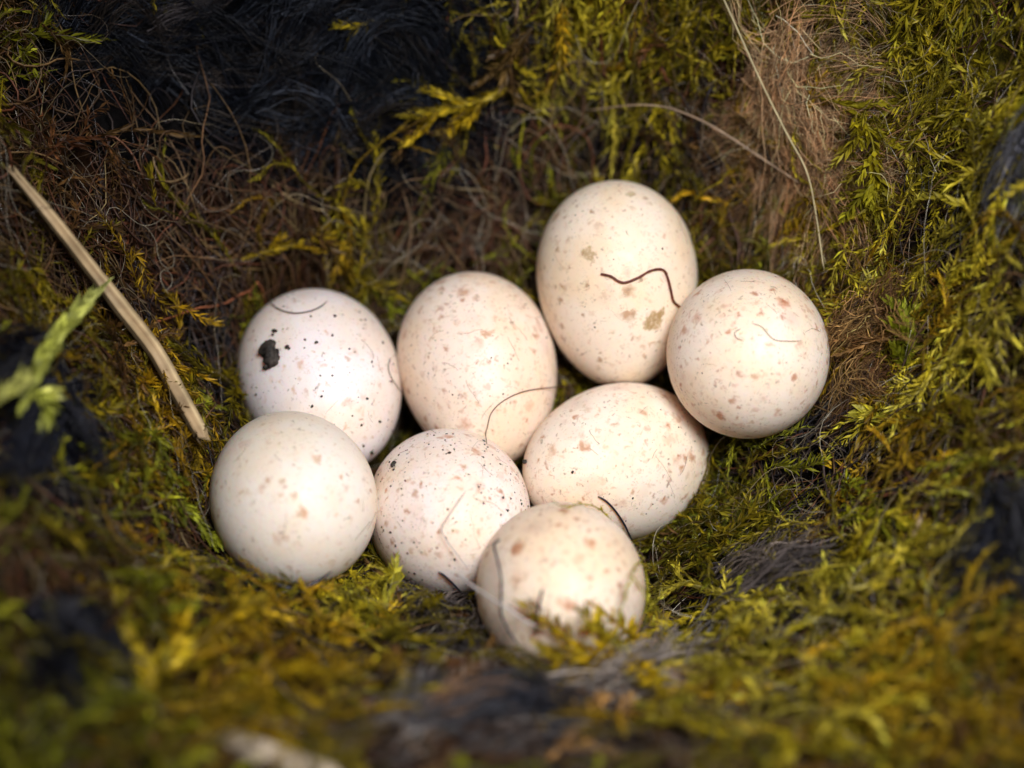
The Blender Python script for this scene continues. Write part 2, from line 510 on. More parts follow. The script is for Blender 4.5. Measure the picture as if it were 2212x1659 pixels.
def egg_clear(paths, cover=0.86, push_front=0.2):
    """push strands out of the eggs, drop the ones that would lie across an egg's face"""
    keep = np.ones(len(paths), dtype=bool)
    tocam = norm(CAM - paths)
    for e in EGGS.values():
        f = egg_implicit(e, paths)
        ins = f < 1.02
        if ins.any():
            pushed = e['c'] + (paths - e['c']) * np.sqrt(1.03 / np.maximum(f, 0.02))[..., None]
            face = (norm(pushed - e['c']) * tocam).sum(-1)
            keep &= ~((ins & (face > push_front)).any(axis=1))
            keep &= ~((f < 0.35).any(axis=1))
            paths = np.where(ins[..., None], pushed, paths)
        # does the line from the strand away from the lens run through the egg?
        rel = paths - e['c']
        q = rel @ e['R'] / np.array([e['hd'], e['hd'], e['hl']])
        dd = (-tocam) @ e['R'] / np.array([e['hd'], e['hd'], e['hl']])
        tt = -(q * dd).sum(-1) / (dd * dd).sum(-1)
        m2 = ((q + dd * np.maximum(tt, 0)[..., None]) ** 2).sum(-1)
        keep &= ~(((m2 < cover ** 2) & (tt > 0)).any(axis=1))
    return paths, keep

def ground_paths(xy, az, L, K, wob, curl, h0, lift, r=rng):
    """strands that creep along the nest surface"""
    N = len(xy)
    t = np.linspace(0, 1, K)
    seg = L / (K - 1)
    a = az.copy(); p = xy.copy()
    out = np.empty((N, K, 3))
    dcv = curl * r.normal(0, 1, N) / (K - 1)
    dw = np.zeros(N)
    ph = r.random(N) * 6.28
    for k in range(K):
        h = h0 + lift * np.sin(np.pi * (0.08 + 0.80 * t[k])) + 0.25 * lift * np.sin(ph + 6 * t[k])
        out[:, k, :2] = p; out[:, k, 2] = ground(p[:, 0], p[:, 1]) + np.maximum(h, 0.0)
        dw = dw * 0.6 + r.normal(0, wob, N)
        a = a + dcv + dw
        dirv = np.stack([np.cos(a), np.sin(a)], -1)
        z0 = ground(p[:, 0], p[:, 1]); z1 = ground(p[:, 0] + dirv[:, 0] * 0.1, p[:, 1] + dirv[:, 1] * 0.1)
        sl = (z1 - z0) / 0.1
        p = p + dirv * (seg / np.sqrt(1 + sl ** 2))[:, None]
    return out

def sample_spots(nn, r=rng):
    xy = np.stack([r.uniform(-6.6, 6.6, nn), r.uniform(-6.0, 5.6, nn)], -1)
    z = ground(xy[:, 0], xy[:, 1])
    u, v, _ = project(np.concatenate([xy, z[:, None]], 1))
    # weight by slope so steep walls are covered as well as flat ones
    zx = ground(xy[:, 0] + 0.1, xy[:, 1]); zy = ground(xy[:, 0], xy[:, 1] + 0.1)
    w = np.sqrt(1 + ((zx - z) / 0.1) ** 2 + ((zy - z) / 0.1) ** 2)
    inside = (u > -120) & (u < 2332) & (v > -120) & (v < 1779)
    wide = (u > -650) & (u < 2860) & (v > -520) & (v < 2150)
    keep = (r.random(nn) < w / 2.2) & (inside | (wide & (r.random(nn) < 0.26)))
    return xy[keep], u[keep], v[keep]

SHOOT_SETS = {'green_moss': ('olive', 'olivebright', 'green', 'yellow'), 'golden_moss': ('ochre', 'ochregold'), 'brown_moss': ('brown', 'red')}
def build_moss():
    xy, u, v = sample_spots(17500)
    idx = region_of(u, v)
    frac = np.array([R_[5] for R_ in REGIONS])[idx]
    patch = np.clip((NZ[7](xy[:, 0] * 2.1, xy[:, 1] * 2.1) * 0.65 + NZ[8](xy[:, 0] * 4.3, xy[:, 1] * 4.3) * 0.35 - 0.27) * 5.0, 0.05, 1.0)
    m = rng.random(len(xy)) < frac * patch
    xy, idx = xy[m], idx[m]
    pal = np.array([R_[4] for R_ in REGIONS])[idx]
    # shades change from cushion to cushion
    sh = NZ[9](xy[:, 0] * 1.7 + 9, xy[:, 1] * 1.7)
    swap = {'olive': ('brown', 'green'), 'olivebright': ('olive', 'yellow'), 'yellow': ('ochregold', 'olivebright'), 'green': ('olive', 'yellow'),
            'ochre': ('brown', 'olive'), 'ochregold': ('ochre', 'olivebright'), 'brown': ('red', 'ochre'), 'red': ('brown', 'brown')}
    pal = np.array([swap[p][0] if q < 0.30 else (swap[p][1] if q > 0.70 else p) for p, q in zip(pal, sh + rng.normal(0, 0.07, len(pal)))])
    N = len(xy)
    L = rng.uniform(0.55, 1.35, N)
    az = -math.pi / 2 + rng.normal(0, 1.7, N)
    paths = ground_paths(xy, az, L, 14, 0.17, 1.3, rng.uniform(0.0, 0.26, N) * (0.25 + 1.5 * NZ[7](xy[:, 0] * 2.1, xy[:, 1] * 2.1)), rng.uniform(0.04, 0.30, N))
    # side branches
    br, bp = [], []
    for q in range(3):
        sel = np.nonzero(rng.random(N) < 0.55)[0]
        st = rng.integers(2, 10, len(sel))
        p0 = paths[sel, st]; d0 = paths[sel, st + 1] - p0
        a0 = np.arctan2(d0[:, 1], d0[:, 0]) + rng.choice([-1, 1], len(sel)) * rng.uniform(0.5, 1.0, len(sel))
        hh = p0[:, 2] - ground(p0[:, 0], p0[:, 1])
        b = ground_paths(p0[:, :2].copy(), a0, rng.uniform(0.25, 0.6, len(sel)), 14, 0.07, 0.6, hh, rng.uniform(0.0, 0.12, len(sel)))
        br.append(b); bp.append(pal[sel])
    paths = np.concatenate([paths] + br); pal = np.concatenate([pal] + bp)
    paths, keep = egg_clear(paths)
    paths, pal = paths[keep], pal[keep]
    tipc = np.array([TIP[p] for p in pal]) * rng.uniform(0.7, 1.2, (len(pal), 1))
    col = pick(pal)
    for name, pals in SHOOT_SETS.items():
        m = np.isin(pal, pals)
        pp = paths[m]; N = m.sum()
        length = np.linalg.norm(np.diff(pp, axis=1), axis=2).sum(1)
        parts = [tubes(pp, 0.008 * np.linspace(1, 0.4, 14)[None, :] * np.ones((N, 1)), col[m] * 0.7)]
        lsc = np.clip(np.exp(rng.normal(-0.08, 0.34, N)), 0.4, 1.6)
        for lo, hi, nl in ((0, 0.45, 26), (0.45, 0.8, 46), (0.8, 9, 70)):
            q = (length >= lo) & (length < hi)
            if q.any():
                parts.append(leaves(pp[q], nl, 0.080 * lsc[q], 0.0185 * lsc[q], rng.uniform(0.3, 1.1, q.sum()), col[m][q], tipc[m][q], flat=0.55))
        V, F, Cc = cat(parts)
        V = out_of_eggs(V)
        o = mesh_obj(name, V, F, M_MOSS, Cc, loc=(0, 0, 0))
        tag(o, {'green_moss': 'mass of olive green feathery moss shoots lining the nest', 'golden_moss': 'mass of ochre gold moss shoots woven into the nest rim',
                'brown_moss': 'dead brown moss shoots woven between the roots of the nest'}[name], 'moss', kind='stuff')
        print(name, N, len(F))
build_moss()

def build_fibres():
    xy, u, v = sample_spots(40000)
    idx = region_of(u, v)
    frac = np.array([R_[5] for R_ in REGIONS])[idx]
    m = rng.random(len(xy)) < np.clip(1.02 - frac, 0.14, 1) * np.where(idx == len(REGIONS) - 1, 0.05, 0.95)
    xy, idx = xy[m], idx[m]
    pal = np.array([R_[6] for R_ in REGIONS])[idx]
    sel = rng.random(len(xy))
    pal = np.where((sel < 0.14) & (pal == 'dark') & (idx != len(REGIONS) - 1), 'root', pal)
    pal = np.where((sel > 0.93) & (pal != 'dark'), 'straw', pal)
    N = len(xy)
    K = 12
    L = rng.uniform(0.5, 1.7, N)
    az = rng.uniform(0, 6.28, N)
    paths = ground_paths(xy, az, L, K, 0.22, 1.8, rng.uniform(0.0, 0.20, N), rng.uniform(0.02, 0.24, N))
    paths, keep = egg_clear(paths, 0.93)
    paths, pal = paths[keep], pal[keep]
    col = pick(pal)
    rad = np.where(rng.random(len(pal)) < 0.10, rng.uniform(0.008, 0.015, len(pal)), rng.uniform(0.0032, 0.0075, len(pal)))
    for name, pals, lab in (('rootlets', ('root', 'straw', 'greybrown'), 'tangle of fine brown rootlets and dry fibres woven through the nest'),
                            ('dark_hair', ('dark',), 'dark animal hair felted into the nest cup round the eggs')):
        m = np.isin(pal, pals)
        V, F, Cc = tubes(paths[m], rad[m][:, None] * np.array([0.8, 1, 1, 1, 1, 1, 1, 1, .9, .8, .65, .3])[None, :], col[m])
        o = mesh_obj(name, V, F, M_FIBRE, Cc, True, loc=(0, 0, 0))
        tag(o, lab, 'fibres' if name == 'rootlets' else 'hair', kind='stuff')
        print(name, m.sum(), len(F))
    # very fine shiny hairs that stand loose above everything
    xy, u, v = sample_spots(7500)
    infur = (region_of(u, v) == len(REGIONS) - 1) & (rng.random(len(u)) < 0.97)
    xy = xy[~infur]
    N = len(xy); K = 14
    paths = ground_paths(xy, rng.uniform(0, 6.28, N), rng.uniform(0.4, 1.6, N), K, 0.25, 2.4, rng.uniform(0.05, 0.30, N), rng.uniform(0.05, 0.32, N))
    paths, keep = egg_clear(paths, 0.96)
    paths = paths[keep]; N = len(paths)
    col = np.array([(0.30, 0.24, 0.15), (0.16, 0.12, 0.09), (0.05, 0.045, 0.05), (0.38, 0.34, 0.26), (0.10, 0.05, 0.03)])[rng.integers(0, 5, N)] * rng.uniform(0.6, 1.3, (N, 1))
    V, F, Cc = tubes(paths, rng.uniform(0.0014, 0.0030, N), col)
    o = mesh_obj('loose_hair', V, F, M_SHINY, Cc, True, loc=(0, 0, 0))
    tag(o, 'very fine loose pale and dark hairs standing off the nest lining', 'hair', kind='stuff')
build_fibres()

# ------------------------------------------------------------------ tufts of fur and wool
def fur(name, label, category, spots, az, length, per, spread, hmax, palette, rad, mat, K=9, wob=0.10, curl=0.7, azj=0.4, group=None, clear=0.8):
    """spots: list of (u, v, ru, rv): ellipses in which the locks are rooted; hmax: how far the tuft stands out"""
    r = np.random.default_rng(abs(hash(label)) % 1000 if False else sum(map(ord, label)))
    roots, hh, azs = [], [], []
    for (cu, cv, ru, rv, nl, az_l) in spots:
        for _ in range(nl):
            q = math.sqrt(r.random()); th = r.random() * 6.283
            p = hit_ground(cu + ru * q * math.cos(th), cv + rv * q * math.sin(th))
            roots.append(p[:2]); hh.append(hmax * (1 - q * q) * r.random()); azs.append(az_l)
    xy = np.array(roots); hh = np.array(hh)
    M = len(xy)
    base_az = np.radians(np.array(azs)) + (NZ[6](xy[:, 0] * 1.2, xy[:, 1] * 1.2) - 0.5) * 2.4 * azj + r.normal(0, azj * 0.6, M)
    lock = ground_paths(xy, base_az, r.uniform(0.6, 1.2, M) * length, K, wob, curl, hh, r.uniform(0.05, 0.22, M), r)
    t = np.linspace(0, 1, K)
    off = r.normal(0, spread, (M, per, 1, 3)) * (1 - 0.45 * t)[None, None, :, None]
    # each hair wanders off its lock a little
    wnd = np.cumsum(r.normal(0, spread * 0.28, (M, per, K, 3)), axis=2)
    paths = (lock[:, None] + off + wnd).reshape(M * per, K, 3)
    g = ground(paths[..., 0], paths[..., 1]); paths[..., 2] = np.maximum(paths[..., 2], g + 0.004)
    paths, keep = egg_clear(paths, clear, 0.6)
    pal = PAL_F[palette]
    lockc = pal[r.integers(0, len(pal), M)]
    col = np.repeat(lockc, per, 0) * np.exp(r.normal(0, 0.45, (M * per, 1)))
    paths, col = paths[keep], col[keep]
    rr = r.uniform(0.7, 1.3, len(paths)) * rad
    V, F, Cc = tubes(paths, rr[:, None] * np.linspace(1, 0.35, K)[None, :], col)
    o = mesh_obj(name, V, F, mat, Cc, True, loc=np.array([xy[:, 0].mean(), xy[:, 1].mean(), ground(xy[:, :1].mean(0), xy[:, 1:].mean(0))[0]]))
    return tag(o, label, category, group)

PAL_F = {
    'black': np.array([(0.003, 0.004, 0.008), (0.004, 0.005, 0.009), (0.006, 0.007, 0.011), (0.003, 0.004, 0.007), (0.034, 0.040, 0.056), (0.020, 0.016, 0.014)]),  # the paler blue-grey locks put the fur's soft sheen into its colour
    'blueblack': np.array([(0.016, 0.018, 0.028), (0.010, 0.011, 0.018), (0.028, 0.029, 0.040), (0.05, 0.05, 0.06), (0.006, 0.006, 0.010)]),  # black fur lightened, some gloss of the tufts is put into the colour
    'rust': np.array([(0.20, 0.095, 0.032), (0.13, 0.06, 0.024), (0.30, 0.17, 0.06), (0.08, 0.04, 0.02), (0.36, 0.22, 0.08)]),
    'tan': np.array([(0.64, 0.42, 0.24), (0.56, 0.34, 0.18), (0.72, 0.50, 0.30), (0.46, 0.26, 0.13)]),
    'grey': np.array([(0.12, 0.12, 0.14), (0.08, 0.08, 0.10), (0.18, 0.18, 0.20), (0.05, 0.05, 0.06)]),
    'darkgrey': np.array([(0.075, 0.062, 0.06), (0.05, 0.043, 0.047), (0.11, 0.088, 0.078)]),
    'greybrown': np.array([(0.28, 0.25, 0.24), (0.22, 0.21, 0.22), (0.33, 0.28, 0.25), (0.05, 0.05, 0.06), (0.08, 0.075, 0.08), (0.26, 0.14, 0.07)]),
}
G_FUR = 'tufts of animal fur in the nest'
fur('fur_patch', 'large matted patch of black fur at the top left of the nest wall', 'fur',
    [(300, 80, 230, 120, 70, 30), (120, 90, 90, 90, 16, 20), (640, 100, 350, 170, 150, 35), (880, 150, 150, 150, 50, -20), (590, 270, 240, 130, 75, 45), (740, 330, 130, 80, 34, 50)],
    0, 1.15, 17, 0.055, 0.45, 'black', 0.0042, M_FUR, azj=0.75, curl=0.5, wob=0.07, group=G_FUR)
fur('fur_wisp', 'pale grey wisp of fur lying across the black patch', 'fur', [(330, 130, 40, 30, 4, 40)], 0, 1.0, 30, 0.035, 0.6, 'darkgrey', 0.0034, M_FUR, azj=0.15, curl=0.2, wob=0.04, group=G_FUR)
fur('fur_wisp', 'brownish wisp of fur on the black patch, lower of the two wisps', 'fur', [(450, 225, 50, 22, 4, 28)], 0, 1.0, 30, 0.035, 0.6, 'darkgrey', 0.0034, M_FUR, azj=0.15, curl=0.2, wob=0.04, group=G_FUR)
fur('wool_tuft', 'fluffy tan wool tuft in the moss above the round egg', 'wool',
    [(1700, 150, 70, 80, 26, -70), (1735, 260, 80, 100, 40, -65), (1800, 370, 60, 60, 24, -60), (1690, 220, 50, 80, 16, -80), (1735, 220, 110, 180, 10, -70)],
    0, 0.9, 30, 0.085, 0.3, 'tan', 0.0034, M_WOOL, wob=0.16, curl=1.2, azj=0.75)
fur('fur_tuft', 'blue grey brush of fur sticking out at the right edge', 'fur', [(2225, 350, 40, 50, 18, -125)], 0, 0.72, 18, 0.06, 0.6, 'grey', 0.0055, M_FUR, azj=0.3, curl=0.3, wob=0.05, group=G_FUR)
fur('fur_tuft', 'black lump of fur low at the right edge', 'fur', [(2160, 1180, 70, 110, 60, -100)], 0, 0.6, 24, 0.06, 0.6, 'blueblack', 0.007, M_FUR, azj=0.6, group=G_FUR)
fur('fur_tuft', 'dark grey brown tuft of fur between green and yellow moss', 'fur', [(1570, 1330, 70, 45, 40, 0)], 0, 0.7, 22, 0.065, 0.42, 'darkgrey', 0.006, M_FUR, azj=0.3, group=G_FUR)
fur('fur_tuft', 'dark fur twist hanging below the pale moss shoot at the left edge', 'fur', [(125, 890, 50, 140, 60, -105)], 0, 0.8, 24, 0.055, 0.75, 'blueblack', 0.007, M_FUR, azj=0.25, group=G_FUR)
fur('fur_tuft', 'blurred dark fur lump beside the gold moss at the bottom left', 'fur', [(140, 1385, 80, 70, 34, -45)], 0, 0.7, 28, 0.06, 0.5, 'blueblack', 0.007, M_FUR, azj=0.4, group=G_FUR)
fur('fur_tuft', 'blurred grey brown fur bundle along the bottom edge of the photo', 'fur',
    [(1180, 1530, 280, 50, 60, 20), (900, 1610, 150, 60, 26, 15), (1350, 1480, 100, 30, 12, 170)], 0, 1.1, 20, 0.07, 0.4, 'greybrown', 0.006, M_FUR, azj=0.55, group=G_FUR, clear=0.85)
fur('fur_tuft', 'blurred blue black fur clump at the bottom edge left of the rusty moss', 'fur', [(1080, 1590, 130, 30, 36, 25)], 0, 0.8, 22, 0.06, 0.5, 'blueblack', 0.007, M_FUR, azj=0.3, group=G_FUR)
fur('rootlet_tuft', 'fuzzy rust brown rootlet tuft against the right rim of the round egg', 'rootlets', [(1880, 800, 60, 70, 46, 175), (1850, 740, 40, 40, 16, 190), (1870, 880, 40, 30, 12, 170)], 0, 0.5, 18, 0.06, 0.75, 'rust', 0.0042, M_FIBRE, wob=0.25, curl=1.8, azj=1.0, clear=0.93)
fur('fur_tuft', 'black fur pressed under the pale egg nearest the left edge', 'fur', [(560, 1235, 100, 35, 26, 15), (690, 1290, 90, 40, 16, 160)], 0, 0.6, 24, 0.05, 0.25, 'blueblack', 0.006, M_FUR, azj=0.4, group=G_FUR, clear=0.9)
fur('fur_tuft', 'grey black fur in front of the black specked egg', 'fur', [(900, 1370, 140, 60, 40, 60), (1000, 1440, 80, 40, 16, 40)], 0, 0.6, 26, 0.06, 0.25, 'darkgrey', 0.005, M_FUR, azj=0.8, group=G_FUR, clear=0.9)

# ------------------------------------------------------------------ the eggs themselves
def egg_mat(name, base, spot_col, spot, fine, seed, stains=(), dusk=0.0):
    m, n, l, b = new_mat(name)
    tc = n.new('ShaderNodeTexCoord')
    mp = n.new('ShaderNodeMapping'); mp.inputs['Location'].default_value = (seed * 3.7, seed * 1.9, seed * 5.3)
    l.new(tc.outputs['Object'], mp.inputs['Vector'])
    def noise(scale, detail=4, dist=0.0, rough=0.55):
        q = n.new('ShaderNodeTexNoise'); q.inputs['Scale'].default_value = scale; q.inputs['Detail'].default_value = detail
        q.inputs['Distortion'].default_value = dist; q.inputs['Roughness'].default_value = rough
        l.new(mp.outputs['Vector'], q.inputs['Vector']); return q
    def ramp(sock, a, bb, lo=0.0, hi=1.0):
        q = n.new('ShaderNodeMapRange'); q.interpolation_type = 'SMOOTHSTEP'
        for nm, vv in (('From Min', a), ('From Max', bb), ('To Min', lo), ('To Max', hi)): q.inputs[nm].default_value = vv
        l.new(sock, q.inputs['Value']); return q.outputs['Result']
    def mul(s1, s2):
        q = n.new('ShaderNodeMath'); q.operation = 'MULTIPLY'
        for i, s in enumerate((s1, s2)):
            if isinstance(s, float): q.inputs[i].default_value = s
            else: l.new(s, q.inputs[i])
        return q.outputs[0]
    def mix(c1, c2, fac):
        q = n.new('ShaderNodeMix'); q.data_type = 'RGBA'
        for key, c in (('A', c1), ('B', c2)):
            if isinstance(c, tuple): q.inputs[key].default_value = c + (1,)
            else: l.new(c, q.inputs[key])
        if isinstance(fac, float): q.inputs['Factor'].default_value = fac
        else: l.new(fac, q.inputs['Factor'])
        return q.outputs['Result']
    # warped coordinates for ragged spots
    wz = noise(15, 4)
    add = n.new('ShaderNodeVectorMath'); add.operation = 'MULTIPLY_ADD'
    l.new(wz.outputs['Color'], add.inputs[0]); add.inputs[1].default_value = (0.13, 0.13, 0.13); l.new(mp.outputs['Vector'], add.inputs[2])
    def spots(scale, r0, r1, dens):
        vo = n.new('ShaderNodeTexVoronoi'); vo.inputs['Scale'].default_value = scale; vo.inputs['Randomness'].default_value = 1.0
        l.new(add.outputs['Vector'], vo.inputs['Vector'])
        sep = n.new('ShaderNodeSeparateColor'); l.new(vo.outputs['Color'], sep.inputs['Color'])
        size = ramp(sep.outputs['Blue'], 0.0, 1.0, 2.2, 0.8)       # every freckle has its own size
        shape = ramp(mul(vo.outputs['Distance'], size), r1, r0)
        on = ramp(sep.outputs['Red'], dens, dens - 0.02)
        st = ramp(sep.outputs['Green'], 0.0, 1.0, 0.35, 1.0)
        return mul(mul(shape, on), st)
    tint = noise(1.6, 3)
    c = mix(base, tuple(x * y for x, y in zip(base, (0.97, 0.90, 0.78))), ramp(tint.outputs['Fac'], 0.38, 0.68))
    if dusk:
        dz = noise(3.0, 5)
        c = mix(c, (0.55, 0.48, 0.34), mul(ramp(dz.outputs['Fac'], 0.5, 0.75), dusk))
    c = mix(c, (0.60, 0.42, 0.34), mul(spots(3.6, 0.10, 0.46, min(1.0, spot * 1.1)), 0.40))          # faint under-markings
    c = mix(c, spot_col, mul(spots(5.8, 0.06, 0.38, min(1.0, spot * 1.3)), 0.88))                            # rusty spots
    c = mix(c, tuple(x * 0.8 for x in spot_col), mul(spots(10.5, 0.06, 0.40, min(1.0, fine * 1.7)), 0.82))     # small flecks
    c = mix(c, (0.20, 0.13, 0.09), mul(spots(22.0, 0.06, 0.38, min(1.0, fine * 1.5)), 0.68))           # specks
    c = mix(c, (0.60, 0.40, 0.27), mul(spots(15.0, 0.06, 0.42, min(1.0, fine * 2.1)), 0.75))           # soft tan freckles
    sm = noise(24, 5, 1.5)
    c = mix(c, (0.42, 0.33, 0.25), mul(ramp(sm.outputs['Fac'], 0.56, 0.72), 0.42))            # smudges
    for (pt, rad_, colr, stren) in stains:
        vs = n.new('ShaderNodeVectorMath'); vs.operation = 'DISTANCE'
        ad2 = n.new('ShaderNodeVectorMath'); ad2.operation = 'MULTIPLY_ADD'
        wz2 = noise(16, 5)
        l.new(wz2.outputs['Color'], ad2.inputs[0]); ad2.inputs[1].default_value = (0.16, 0.16, 0.16); l.new(tc.outputs['Object'], ad2.inputs[2])
        l.new(ad2.outputs['Vector'], vs.inputs[0]); vs.inputs[1].default_value = tuple(float(x) + 0.08 for x in pt)
        inner = noise(40, 4)
        c = mix(c, colr, mul(mul(ramp(vs.outputs['Value'], rad_ * 1.15, rad_ * 0.55), stren), ramp(inner.outputs['Fac'], 0.3, 0.6, 0.5, 1.0)))
    l.new(c, b.inputs['Base Color'])
    rn = noise(11, 5)
    l.new(ramp(rn.outputs['Fac'], 0.3, 0.7, 0.42, 0.58), b.inputs['Roughness'])
    b.inputs['Specular IOR Level'].default_value = 0.45
    b.inputs['Subsurface Weight'].default_value = 0.45
    b.inputs['Subsurface Radius'].default_value = (0.28, 0.10, 0.045)
    b.inputs['Subsurface Scale'].default_value = 1.0
    bn = noise(30, 3)
    bp = n.new('ShaderNodeBump'); bp.inputs['Distance'].default_value = 0.012; bp.inputs['Strength'].default_value = 0.22
    l.new(bn.outputs['Fac'], bp.inputs['Height']); l.new(bp.outputs['Normal'], b.inputs['Normal'])
    return m

def local_pt(key, u, v):
    p, nn = hit_egg(key, u, v, 0.0, True)
    return (p - EGGS[key]['c']) @ EGGS[key]['R']

BR = (0.36, 0.24, 0.10); DK = (0.20, 0.11, 0.04)
EGG_LOOK = {
    'tall':   (dict(base=(0.840, 0.714, 0.594), spot_col=(0.426, 0.231, 0.116), spot=0.22, fine=0.42, seed=1,
                    stains=[(local_pt('tall', 1412, 692), 0.085, BR, 0.9), (local_pt('tall', 1398, 700), 0.06, BR, 0.8), (local_pt('tall', 1428, 678), 0.055, BR, 0.95),
                            (local_pt('tall', 1272, 548), 0.065, BR, 0.75), (local_pt('tall', 1364, 420), 0.05, BR, 0.7)]),
               'tallest cream egg, long end up, with a brown smear and a red rootlet on it'),
    'right':  (dict(base=(0.882, 0.765, 0.675), spot_col=(0.493, 0.165, 0.068), spot=0.75, fine=0.5, seed=2),
               'round cream egg with rusty spots touching brown moss, rightmost of the clutch'),
    'middle': (dict(base=(0.840, 0.704, 0.615), spot_col=(0.470, 0.209, 0.105), spot=0.65, fine=0.7, seed=3,
                    stains=[(local_pt('middle', 1052, 720), 0.055, (0.50, 0.26, 0.14), 0.8)]),
               'pinkish cream finely flecked egg upright between the tall egg and the dirty white one'),
    'dirty':  (dict(base=(0.840, 0.765, 0.776), spot_col=(0.627, 0.396, 0.294), spot=0.25, fine=0.25, seed=4),
               'bluish white egg with a large black soil crumb stuck on it'),
    'low':    (dict(base=(0.850, 0.775, 0.715), spot_col=(0.560, 0.286, 0.147), spot=0.2, fine=0.22, seed=5, dusk=0.14,
                    stains=[(local_pt('low', 684, 990), 0.05, (0.60, 0.38, 0.24), 0.8), (local_pt('low', 600, 1165), 0.05, (0.62, 0.42, 0.3), 0.6)]),
               'plain greyish white egg with almost no spots, lowest on the left of the clutch'),
    'speck':  (dict(base=(0.861, 0.755, 0.716), spot_col=(0.515, 0.220, 0.105), spot=0.45, fine=0.45, seed=6,
                    stains=[(local_pt('speck', 985, 1033), 0.04, (0.56, 0.3, 0.18), 0.8)]),
               'pinkish white egg peppered with black soil specks in the middle of the front row'),
    'wide':   (dict(base=(0.861, 0.744, 0.645), spot_col=(0.482, 0.220, 0.105), spot=0.75, fine=0.5, seed=7),
               'cream egg lying on its side with a pale glow, below the tallest egg'),
    'front':  (dict(base=(0.861, 0.724, 0.615), spot_col=(0.426, 0.149, 0.053), spot=0.83, fine=0.8, seed=8),
               'densely rust spotted egg nearest the camera with yellow moss across its foot'),
}
for key, (kw, lab) in EGG_LOOK.items():
    e = EGGS[key]
    me = bpy.data.meshes.new('egg')
    me.from_pydata(e['lv'], [], e['lf'])
    me.polygons.foreach_set('use_smooth', np.ones(len(me.polygons), dtype=bool))
    me.update()
    me.materials.append(egg_mat('eggshell_' + key, **kw))
    o = bpy.data.objects.new('egg', me)
    scn.collection.objects.link(o)
    Mx = Matrix.Identity(4)
    for i in range(3):
        for j in range(3): Mx[i][j] = float(e['R'][i, j])
        Mx[i][3] = float(e['c'][i])
    o.matrix_world = Mx
    tag(o, lab, 'egg', 'clutch of eggs in the nest')

# ------------------------------------------------------------------ soil on the eggs
def lump(c, nn, size, r, flat=0.55, sub=2):
    """rough soil crumb: V, F"""
    import bmesh
    bm = bmesh.new(); bmesh.ops.create_icosphere(bm, subdivisions=sub, radius=1.0)
    V = np.array([v.co[:] for v in bm.verts]); F = np.array([[v.index for v in f.verts] for f in bm.faces]); bm.free()
    fr = r.normal(0, 1, (6, 3)); ph = r.random(6) * 6
    d = sum(np.sin(V @ fr[i] * 2.2 + ph[i]) for i in range(6)) * 0.09
    V = V * (1 + d + r.normal(0, 0.05, len(V)))[:, None]
    t1 = np.cross(nn, [0.3, 0.7, 0.2]); t1 /= np.linalg.norm(t1); t2 = np.cross(nn, t1)
    an = r.random() * 6.28; a, b = math.cos(an) * t1 + math.sin(an) * t2, -math.sin(an) * t1 + math.cos(an) * t2
    return c + (V[:, :1] * a * r.uniform(0.7, 1.2) + V[:, 1:2] * b * r.uniform(0.6, 1.0) + V[:, 2:] * nn * flat) * size, F

def crumb(key, blobs, label):
    r = np.random.default_rng(sum(map(ord, label)))
    Vs, Fs, off = [], [], 0
    for (u, v, s) in blobs:
        p, nn = hit_egg(key, u, v, s / PX * 0.35, True)
        V, F = lump(p, nn, s / PX, r, 0.8, sub=3 if s > 9 else 2)
        Vs.append(V); Fs.append(F + off); off += len(V)
    o = mesh_obj('soil_crumb', np.concatenate(Vs), np.concatenate(Fs), M_SOIL)
    return tag(o, label, 'soil crumb', 'soil crumbs on the eggs')
crumb('dirty', [(582, 757, 18), (589, 768, 20), (588, 782, 15), (580, 792, 11), (594, 776, 14), (577, 748, 9)], 'largest black soil crumb, stuck on the bluish white egg')
crumb('dirty', [(594, 716, 6), (590, 724, 4)], 'small black crumb just above the largest crumb')
crumb('dirty', [(621, 750, 5), (625, 753, 4)], 'small black crumb beside the largest crumb')
crumb('speck', [(850, 1004, 7), (853, 1000, 5)], 'round black crumb at the upper left of the peppered egg')
crumb('dirty', [(802, 977, 6)], 'black crumb at the low end of the bluish white egg near the peppered egg')
crumb('wide', [(1237, 1020, 4)], 'tiny black dot on the left of the sideways egg')
crumb('wide', [(1136, 998, 7)], 'dark crumb wedged where the sideways egg meets the finely flecked egg')

def specks(key, nn_, smin, smax, label, bias=None):
    e = EGGS[key]; r = np.random.default_rng(sum(map(ord, label)))
    Vs, Fs, off = [], [], 0
    while len(Vs) < nn_:
        d = norm(r.normal(0, 1, 3))
        if bias is not None and r.random() > bias(d): continue
        if d @ (-FWD) < 0.1: continue
        p = e['c'] + d * 0.1
        f = egg_implicit(e, p)
        p = e['c'] + d * 0.1 / math.sqrt(f)
        for _ in range(3):
            p = e['c'] + (p - e['c']) / math.sqrt(egg_implicit(e, p))
        s = (smin + (smax - smin) * r.random() ** 3) / PX
        V, F = lump(p, norm(d), s, r, 0.5, 1)
        Vs.append(V); Fs.append(F + off); off += len(V)
    o = mesh_obj('soil_specks', np.concatenate(Vs), np.concatenate(Fs), M_SOIL)
    return tag(o, label, 'soil', kind='stuff')
specks('dirty', 150, 1.0, 5.0, 'tiny black soil specks scattered over the bluish white egg')
specks('speck', 420, 0.9, 3.8, 'fine black soil specks peppering the pinkish white egg')
specks('middle', 70, 0.8, 2.8, 'few tiny dark specks on the finely flecked pinkish egg')
specks('wide', 50, 0.8, 2.6, 'few tiny dark specks on the sideways cream egg')
specks('tall', 26, 0.8, 3.2, 'few tiny brown specks on the tallest egg')
specks('right', 16, 0.7, 2.2, 'few tiny dark specks on the round rusty spotted egg')

